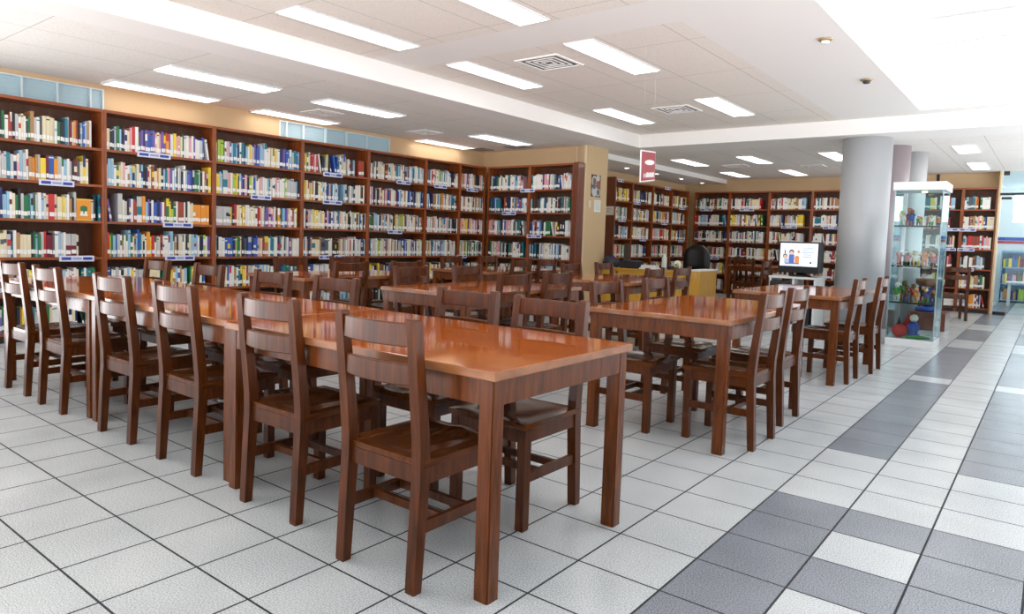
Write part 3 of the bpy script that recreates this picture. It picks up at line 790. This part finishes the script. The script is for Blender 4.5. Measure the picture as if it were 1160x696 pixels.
o = m.build('toy_snake', TM['green'], loc=(.06, 7.45+.1, bz+.001)); tag(o, 'green wavy toy snake lying on the display case bottom', 'toy')
m = MB(); m.add([(-.12,0,0),(.12,0,0),(.0,0,.3),(-.12,.02,0),(.12,.02,0),(.0,.02,.3)], [(0,1,2),(5,4,3),(0,3,4,1),(1,4,5,2),(2,5,3,0)])
o = m.build('toy_tent', TM['red'], loc=(-.1, 7.45+.48, bz+.001)); tag(o, 'red triangular toy panel at the back of the display case bottom', 'toy')
m = MB(); m.add([(-.05,0,0),(.05,0,0),(.0,0,.26),(-.05,.02,0),(.05,.02,0),(.0,.02,.26)], [(0,1,2),(5,4,3),(0,3,4,1),(1,4,5,2),(2,5,3,0)])
o = m.build('toy_tent', TM['black'], loc=(-.19, 7.45+.36, bz+.001)); tag(o, 'dark narrow toy panel left of the red ball in display case', 'toy')

# wooden box and blue stool behind the case
bx = MB().bbox(-.36, .12, 9.75, 10.35, 0, .27, .006).build('wooden_box', M_panel); tag(bx, 'low reddish wooden box on the floor behind the display case', 'box')
bs = empty('blue_stand', (-.14, 10.05, .2705)); tag(bs, 'blue round stand on the wooden box behind the display case', 'stand')
MB().lathe([(.17, .001), (.17, .05), (.12, .07)], n=24).build('base', TM['blue'], bs)
MB().lathe([(.07, .07), (.05, .2), (.07, .36)], n=18).build('stem', TM['blue'], bs)
MB().lathe([(.10, .361), (.19, .42), (.19, .5)], n=24).build('seat', TM['brown'], bs)

# ---------------------------------------------------------------- hanging sign
def on_ray(px, py, depth):
    d = fwd*1.+r2*((px-CX)/F)+u2*((CY-py)/F); return CAM+d*depth
a0 = on_ray(726.5, 170, 6.2); ang = math.atan2(a0.x-CAM.x, a0.y-CAM.y)-math.radians(-9.5)
dirv = Vector((math.sin(ang), math.cos(ang), 0)); WS, HS = .86, .285
sg = empty('hanging_sign', (a0.x, a0.y, a0.z-HS), math.atan2(dirv.y, dirv.x)); sg.rotation_euler[1] = -.10; tag(sg, 'red hanging sign with a white oval and white lettering under the ceiling', 'sign')
MB().box(0, WS, -.004, .004, 0, HS).build('border', M_paper, sg)
MB().box(.03, WS-.03, -.0075, -.0045, .012, HS-.012).box(.03, WS-.03, .0045, .0075, .012, HS-.012).build('board', M_red, sg)
m = MB(); n = 28
m.loft([[(WS*.56+.29*math.cos(2*PI*i/n), y, HS*.62+.024*math.sin(2*PI*i/n)) for i in range(n)] for y in (-.0075, -.0095)])
m.build('logo', M_paper, sg)
m = MB()
m.add([(WS*.16,-.0095,HS*.2),(WS*.2,-.0095,HS*.3),(WS*.24,-.0095,HS*.2),(WS*.2,-.0095,HS*.1)], [(0,1,2,3)])
m.build('arrow_mark', M_paper, sg); m = MB(); m.box(WS*.3, WS*.3+.51, -.0092, -.0077, HS*.135, HS*.15)
xx = .27
for k in range(9):
    ww = random.uniform(.045, .07); m.box(WS*.3+k*.058, WS*.3+k*.058+.043, -.0095, -.0077, HS*.14, HS*(.30 if k % 3 else .27))
m.build('lettering', M_paper, sg)
for x in (.12, WS-.12): MB().tube([(x, 0, HS), (x, 0, ZH-a0.z+HS-.1*x-.002)], .0005, 0, 6).build('wire', M_metalw, sg)

# pillar notices
def noticeY(name, y0, y1, z0, z1, mats, draw, label, cat):
    m = MB(); m.box(-4.749, -4.744, y0, y1, z0, z1, 0); draw(m, y0, y1, z0, z1); tag(m.build(name, mats), label, cat)
def circ(m, y, z, r, mi, x=-4.7425):
    n = 16; m.add([(x, y+r*math.cos(2*PI*i/n), z+r*math.sin(2*PI*i/n)) for i in range(n)], [tuple(range(n))], mi)
def dposter(m, y0, y1, z0, z1):
    for cy, cz, r, mi in ((.32,.7,.09,1),(.32,.7,.06,2),(.7,.85,.06,1),(.72,.55,.07,2),(.35,.25,.09,1),(.35,.25,.065,0),(.75,.22,.07,1),(.75,.22,.05,3),(.7,.7,.04,1),(.3,.47,.05,3)):
        circ(m, y0+(y1-y0)*cy, z0+(z1-z0)*cz, r, mi, -4.7425+.0004*mi+.0001*cz)
noticeY('wall_poster', 7.60, 7.90, 1.93, 2.30, [mat('poster_dark', (52, 56, 62), .4), mat('poster_pale', (196, 196, 190), .5), mat('poster_rust', (140, 92, 80), .5), mat('poster_slate', (92, 102, 112), .5)], dposter, 'dark poster with pale round shapes high on the beige pillar', 'poster')
def dpaper(m, y0, y1, z0, z1):
    for k in range(5): zz = z1-.03-k*.03; m.box(-4.744, -4.7432, y0+.03, y1-.03-.02*(k % 2), zz-.006, zz, 1)
noticeY('paper_notice', 7.72, 7.93, 1.68, 1.88, [M_paper, mat('print_grey', (170, 172, 176), .7)], dpaper, 'white paper notice under the poster on the pillar', 'notice')
tag(MB().bbox(-4.749, -4.738, 7.52, 7.60, 1.74, 1.86, .003).build('light_switch', mat('switch_cream', (222, 206, 180), .5)), 'cream light switch low on the pillar left of the paper', 'switch')
m = MB().box(-5.98, -5.7, 10.122, 10.128, 1.72, 1.9, 0).box(-5.94, -5.76, 10.1212, 10.1218, 1.84, 1.85, 1).box(-5.94, -5.8, 10.1212, 10.1218, 1.79, 1.8, 1)
tag(m.build('paper_notice', [M_paper, M_vent]), 'white paper on the reddish end panel right of the pillar', 'notice')

# ---------------------------------------------------------------- librarian desk
dk = empty('desk', (-3.9, 8.3, 0)); tag(dk, 'yellow wood service desk before the far-left bookcases', 'desk')
DX0, DX1, DZ = -.82, .72, .75
MB().bbox(DX0, DX1, -.36, .36, DZ-.03, DZ, .004).build('desk_top', M_yel, dk)
MB().box(DX0+.03, DX1-.03, -.33, -.305, .002, DZ-.031).build('front_panel', M_yel, dk)
for x in (DX0+.005, DX1-.029): MB().box(x, x+.024, -.30, .34, .001, DZ-.031).build('side_panel', M_yel, dk)
MB().box(DX0+.3, DX0+.34, -.334, -.331, DZ-.09, DZ-.06).build('cable_hole', M_kick, dk)
dc2 = empty('pedestal_cabinet', (-3.06, 8.42, 0)); tag(dc2, 'yellow wood side cabinet with pale top at the right end of the desk', 'cabinet')
MB().bbox(-.09, .09, -.4, .3, 0, .76, .004).build('body', M_yel, dc2); MB().bbox(-.1, .1, -.41, .31, .7605, .785, .004).build('cabinet_top', M_paper, dc2)
# office chair behind the desk
oc = empty('office_chair', (-3.62, 9.25, 0), PI); tag(oc, 'black swivel office chair behind the yellow desk', 'chair')
bm = bmesh.new(); bmesh.ops.create_cube(bm, size=1)
bmesh.ops.subdivide_edges(bm, edges=bm.edges[:], cuts=3, use_grid_fill=True)
for v in bm.verts: v.co = Vector((v.co.x*.46, v.co.y*.09, v.co.z*.46+.94))
bmesh.ops.bevel(bm, geom=[ed for ed in bm.edges if ed.is_boundary], offset=.01)
for v in bm.verts:
    a = abs(v.co.x)/.23; q = max(0, (v.co.z-.94)/.23)
    v.co.z -= .08*a**3*q; v.co.y += .05*a*a; v.co.x *= 1-.2*q*q
MB().bm(bm, 0, True).build('backrest', M_black, oc).location = (0, -.24, 0)
m = MB(); m.bbox(-.24, .24, -.22, .24, .44, .53, .03); m.build('seat', M_black, oc)
MB().box(-.03, .03, -.30, -.27, .46, .8).build('back_bracket', M_black, oc)
MB().lathe([(.03, .09), (.03, .44)], n=16).build('gas_post', M_dark, oc)
m = MB()
for k in range(5): a = k*2*PI/5; m.tube([(0, 0, .10), (.26*math.cos(a), .26*math.sin(a), .07)], [.025, .018])
m.build('star_base', M_black, oc)
for k in range(5):
    a = k*2*PI/5; MB().ball((.27*math.cos(a), .27*math.sin(a), .028), .027, 0).build('caster', M_black, oc)
# things on the desk
m = MB(); m.bbox(-.16, .16, -.13, .13, 0, .12, .012, 0); m.bbox(-.13, .13, -.10, .1, .1205, .135, .005, 1)
tag(m.build('printer', [M_black, M_dark], loc=(-4.20, 8.1, DZ+.001)), 'black printer on the left part of the yellow desk', 'printer')
m = MB(); m.bbox(-.15, .15, -.1, .1, 0, .025, .004, 0); m.box(-.13, .13, -.104, -.1005, .002, .03, 0)
for k in range(4): m.bbox(-.13+.002*k, .13-.003*k, -.08, .08, .0255+k*.011, .036+k*.011, .002, 1)
tag(m.build('paper_tray', [M_metalw, M_paper], loc=(-3.84, 8.06, DZ+.001)), 'pale paper tray with sheets in the middle of the desk', 'tray')
mo = empty('desk_monitor', (-4.50, 8.48, DZ+.001), -.95); tag(mo, 'black computer monitor seen edge-on at the left desk end', 'monitor')
MB().bbox(-.22, .22, -.02, .02, .09, .40, .006).build('screen_case', M_black, mo); MB().box(-.2, .2, .0205, .0215, .11, .38).build('screen', M_dark, mo)
MB().lathe([(.11, 0), (.1, .012), (.03, .02), (.022, .09)], n=20).build('stand', M_black, mo)
m = MB(); m.ball((0, 0, .1), .1, 0, (1.25, .8, 1.0), 16); m.ball((.11, .02, .075), .075, 0, (1, .8, 1), 14); m.ball((-.09, .02, .06), .06, 0, (1.1, .9, 1), 12); m.tube([(-.07, 0, .17), (-.03, 0, .24), (.03, 0, .24), (.07, 0, .17)], .009, 0)
for v in range(len(m.v)): x, y, z = m.v[v]; m.v[v] = (x, y, max(z, 0))
tag(m.build('backpack', mat('bag_navy', (54, 58, 76), .7), loc=(-4.585, 8.06, DZ+.001)), 'dark blue soft bag at the left end of the desk by the pillar', 'bag')
m = MB(); m.lathe([(.036, 0), (.042, .005), (.042, .19), (.03, .22), (.018, .235), (.018, .26)], n=20)
tag(m.build('bottle', mat('bottle_pale', (206, 220, 212), .4), loc=(-3.62, 8.12, DZ+.001)), 'tall pale bottle on the desk left of the black chair', 'bottle')
m = MB(); m.bbox(-.15, .15, -.08, .08, 0, .06, .01)
tag(m.build('telephone', M_black, loc=(-3.76, 8.42, DZ+.001)), 'low black telephone on the desk beside the pale bottle', 'telephone')
m = MB(); m.lathe([(.05, 0), (.055, .004), (.025, .02), (.02, .03)], n=16, mi=1)
n = 20
m.loft([[(.062*math.cos(2*PI*i/n)*s, y, .10+.068*math.sin(2*PI*i/n)*s) for i in range(n)] for s, y in ((1, .01), (1, -.004), (.55, -.012))], 0)
m.ball((.012, -.014, .11), .022, 2, (1, .4, 1)); m.ball((-.022, -.014, .09), .02, 3, (1, .4, 1)); m.ball((.015, -.014, .07), .018, 3, (1, .4, 1))
tag(m.build('decorative_plate', [M_paper, M_metalw, TM['yellow'], TM['green']], loc=(-3.36, 8.05, DZ+.001)), 'round pale ornament with yellow and green motif on the desk', 'ornament')

# ---------------------------------------------------------------- computer stand by the column
cs_ = empty('computer_cart', (-1.5, 8.0, 0)); tag(cs_, 'white computer cart left of the silver column', 'cart')
MB().bbox(-.34, .30, -.26, .26, .75, .78, .004).build('cart_top', M_metalw, cs_)
for x in (-.33, -.02, .265): MB().box(x, x+.028, -.25, .25, 0, .749).build('side_panel', M_metalw, cs_)
MB().box(-.30, .264, -.25, .25, .62, .642).build('shelf', M_metalw, cs_) if False else MB().box(.009, .264, -.25, .25, .61, .632).build('shelf', M_metalw, cs_)
MB().box(-.301, -.0205, -.25, .25, .50, .522).build('shelf', M_metalw, cs_)
MB().box(-.30, .264, .235, .25, .06, .42).build('back_panel', M_metalw, cs_)
tw = empty('computer_tower', (-1.37, 7.97, .003)); tag(tw, 'dark computer tower inside the white cart', 'computer')
MB().bbox(-.09, .09, -.21, .21, 0, .42, .006).build('case', M_dark, tw); MB().box(-.08, .08, -.214, -.2105, .03, .39).build('front_panel', M_black, tw)
pr = MB().bbox(-.135, .135, -.17, .17, 0, .19, .012)
pr.box(-.11, .11, -.173, -.1705, .05, .06)
tag(pr.build('printer', M_black, loc=(-1.661, 7.83, .5235)), 'black box-shaped printer in the white cart under the computer screen', 'printer')
# monitor
c0 = Vector((-1.47, 7.86, .781)); vdir = Vector((CAM.x-c0.x, CAM.y-c0.y, 0)).normalized()
mrz = math.atan2(-vdir.x, vdir.y)+PI+.22   # local -Y looks roughly at the tables
mrz -= .62
mn = empty('computer_monitor', tuple(c0), mrz); tag(mn, 'bulky black computer monitor showing a lit picture page beside the column', 'monitor')
MW, MH = .57, .44
MB().lathe([(.15, 0), (.15, .012), (.06, .03), (.05, .05)], c=(0, .06), n=24).build('stand', M_black, mn)
m = MB()
m.bbox(-MW/2, MW/2, -.03, .06, .05, .05+MH, .008)
m.loft([[(-MW/2+.01, .06, .06), (MW/2-.01, .06, .06), (MW/2-.01, .06, .04+MH), (-MW/2+.01, .06, .04+MH)], [(-MW/2+.03, .2, .07), (MW/2-.03, .2, .07), (MW/2-.03, .2, .03+MH), (-MW/2+.03, .2, .03+MH)], [(-.19, .36, .10), (.19, .36, .10), (.19, .36, .36), (-.19, .36, .36)]])
m.build('monitor_case', M_black, mn)
SZ0, SZ1, SXW = .145, .05+MH-.02, MW/2-.022
E = lambda nm, c, s=.5: mat(nm, c, .3, emit=c, es=s)
EM = [E('screen_white', (226, 230, 238)), E('screen_blue', (84, 108, 176)), E('screen_dark', (50, 46, 58)), E('screen_orange', (214, 140, 84)), E('screen_text', (176, 182, 196)), E('screen_skin', (232, 190, 160))]
m = MB(); y = -.0312
def sq(x0, x1, z0, z1, mi, dy=0): m.add([(x0, y-dy, z0), (x1, y-dy, z0), (x1, y-dy, z1), (x0, y-dy, z1)], [(0,1,2,3)], mi)
def disc(x, z, r, mi, dy=.0006): m.add([(x+r*math.cos(2*PI*i/14), y-dy, z+r*math.sin(2*PI*i/14)) for i in range(14)], [tuple(range(14))], mi)
sq(-SXW, SXW, SZ0, SZ1, 0)
sq(-.19, .01, .175, .19, 1, .0003); sq(-.20, -.185, .32, .37, 2, .0003); disc(-.19, .285, .03, 2, .0004); disc(-.19, .28, .02, 5, .0005)
sq(-.135, -.06, .19, .31, 1, .0003); disc(-.1, .345, .034, 2, .0004); disc(-.1, .335, .024, 5, .0005); disc(-.02, .26, .034, 3, .0004); sq(-.05, .01, .19, .24, 3, .0004); disc(.0, .35, .02, 3, .0004); sq(-.2, -.14, .19, .25, 4, .0003)
for k, (a_, b_) in enumerate(((.05, .2), (.06, .2), (.04, .21), (.07, .18), (.06, .19))): sq(a_, b_, .40-k*.032, .412-k*.032, 4, .0003)
disc(.17, .2, .014, 2, .0004)
m.build('screen', EM, mn)
o = MB().bbox(-.05, .07, -.1, .1, 0, .012, .002).build('paper_stack', M_paper, loc=(-1.24, 8.14, .781)); tag(o, 'small white paper stack on the cart right of the monitor', 'papers')

# ---------------------------------------------------------------- glass door and the room beyond
gd = empty('door_1', (.45, 14.12, 0)); struct(gd, 'glass door right of the back bookcases')
MB().box(0, 1.05, -.006, .006, .012, 2.32).build('door_glass', M_door, gd)
MB().box(0, 1.05, -.006, .006, 2.325, ZL-.003).build('transom_glass', M_door, gd)
MB().box(-.04, 1.1, -.02, .02, 2.30, 2.345).build('rail', M_black, gd); MB().box(.0, .16, -.018, .018, 2.22, 2.265).build('hinge', M_black, gd)
MB().box(.0, .2, -.018, .018, .002, .06).build('hinge', M_black, gd); MB().box(0.01, .1, -.018, .018, ZL-.08, ZL-.004).build('clamp', M_black, gd)
g2 = MB().box(1.56, 4.2, 14.114, 14.126, .002, ZL-.003).build('window_partition', M_door); struct(g2)
M_bw = mat('pale_blue_wall', (236, 239, 240), .7)
r = MB()
r.box(-2.5, 4.4, 19.0, 19.1, 0, 1.95).box(-2.5, .45, 19.0, 19.1, 1.95, 2.9).box(3.2, 4.4, 19.0, 19.1, 1.95, 2.9).box(.45, 3.2, 19.0, 19.1, 2.62, 2.9)
r.box(.425, .5, 14.6, 19.0, 2.2, 2.9) if False else None
struct(r.build('wall_beyond', M_bw))
struct(MB().box(.45, 3.2, 19.02, 19.05, 1.95, 2.62).build('window_3', mat('bright_window', (255, 255, 255), .5, emit=(252, 253, 255), es=5)))
struct(MB().box(-2.5, 4.4, 14.56, 19.0, ZL+.02, ZL+.06).build('ceiling_beyond', mat('ceiling_pale_blue', (214, 226, 232), .8)))
struct(MB().box(-2.5, 4.4, 18.985, 18.998, 1.50, 1.58, 0).box(-2.5, 4.4, 18.985, 18.998, 1.42, 1.49, 1).build('trim_stripe', [mat('stripe_blue', (50, 84, 170), .5), mat('stripe_red', (196, 60, 70), .5)]))
lt = MB(); 
for k, x in enumerate((.9, 2.2)):
    light_panel(x, 15.6, .2, ZL+.02, 'ceiling light in the room beyond the glass door, %s one' % ('left' if k == 0 else 'right'), 'lights beyond the glass door', 2.4)
M_bs = mat('blue_shelf_paint', (146, 184, 214), .45)
for k, x in enumerate((.3, 1.45)):
    t = empty('low_bookshelf', (x, 18.5, 0)); tag(t, 'low blue bookshelf in the room beyond the glass door, %s one' % ('left' if k == 0 else 'right'), 'bookshelf', 'blue shelves beyond the glass door')
    for q in (0, 1.075): MB().box(q, q+.025, 0, .32, 0, 1.25).build('side_panel', M_bs, t)
    MB().box(.026, 1.074, .30, .32, 0, 1.25).build('back_panel', M_bs, t)
    for z in (.06, .45, .85, 1.23): MB().box(.026, 1.074, 0, .299, z-.02, z).build('shelf', M_bs, t)
    m = MB()
    for z in (.06, .45, .85):
        x_ = .05
        while x_ < 1.0:
            ww = random.uniform(.03, .09); m.box(x_, x_+ww-.004, .06, .28, z+.001, z+random.uniform(.18, .3), random.randrange(len(BM))); x_ += ww
    o = m.build('picture_books', BM, loc=(x, 18.5, 0)); tag(o, 'colourful books filling the %s blue shelf beyond the glass door' % ('left' if k == 0 else 'right'), 'books', None, 'stuff')
wt = empty('reading_table', (1.0, 17.2, 0)); tag(wt, 'white low table in the room beyond the glass door', 'table')
MB().bbox(-.5, .5, -.3, .3, .52, .55, .004).build('table_top', M_metalw, wt)
for x in (-.46, .42):
    for y in (-.26, .22): MB().box(x, x+.04, y, y+.04, 0, .519).build('leg', M_metalw, wt)

# ---------------------------------------------------------------- world and view
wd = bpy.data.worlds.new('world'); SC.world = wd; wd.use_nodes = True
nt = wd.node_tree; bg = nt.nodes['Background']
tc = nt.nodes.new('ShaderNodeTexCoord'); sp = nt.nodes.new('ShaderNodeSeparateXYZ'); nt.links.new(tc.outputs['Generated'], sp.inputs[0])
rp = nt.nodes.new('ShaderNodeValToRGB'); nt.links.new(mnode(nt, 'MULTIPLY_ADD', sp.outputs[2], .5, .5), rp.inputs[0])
rp.color_ramp.elements[0].position = .47; rp.color_ramp.elements[0].color = (.97, .98, 1, 1)      # made-up glow below the horizon, added to light the ceiling through the open sides
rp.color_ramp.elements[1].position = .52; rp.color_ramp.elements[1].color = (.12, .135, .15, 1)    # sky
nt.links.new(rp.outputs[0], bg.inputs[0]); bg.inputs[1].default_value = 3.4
fx_ = mnode(nt, 'MULTIPLY_ADD', sp.outputs[0], -.5, 1.05)      # added glow weighted stronger towards the left, for the ceiling there
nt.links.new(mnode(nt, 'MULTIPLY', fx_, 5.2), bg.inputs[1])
SC.view_settings.view_transform = 'Standard'; SC.view_settings.look = 'None'
SC.view_settings.exposure = .2; SC.view_settings.gamma = 1; SC.view_settings.use_curve_mapping = False
SC.cycles.use_denoising = True
SC.cycles.max_bounces = 8; SC.cycles.diffuse_bounces = 5; SC.cycles.glossy_bounces = 4; SC.cycles.transparent_max_bounces = 12
SC.cycles.sample_clamp_indirect = 6
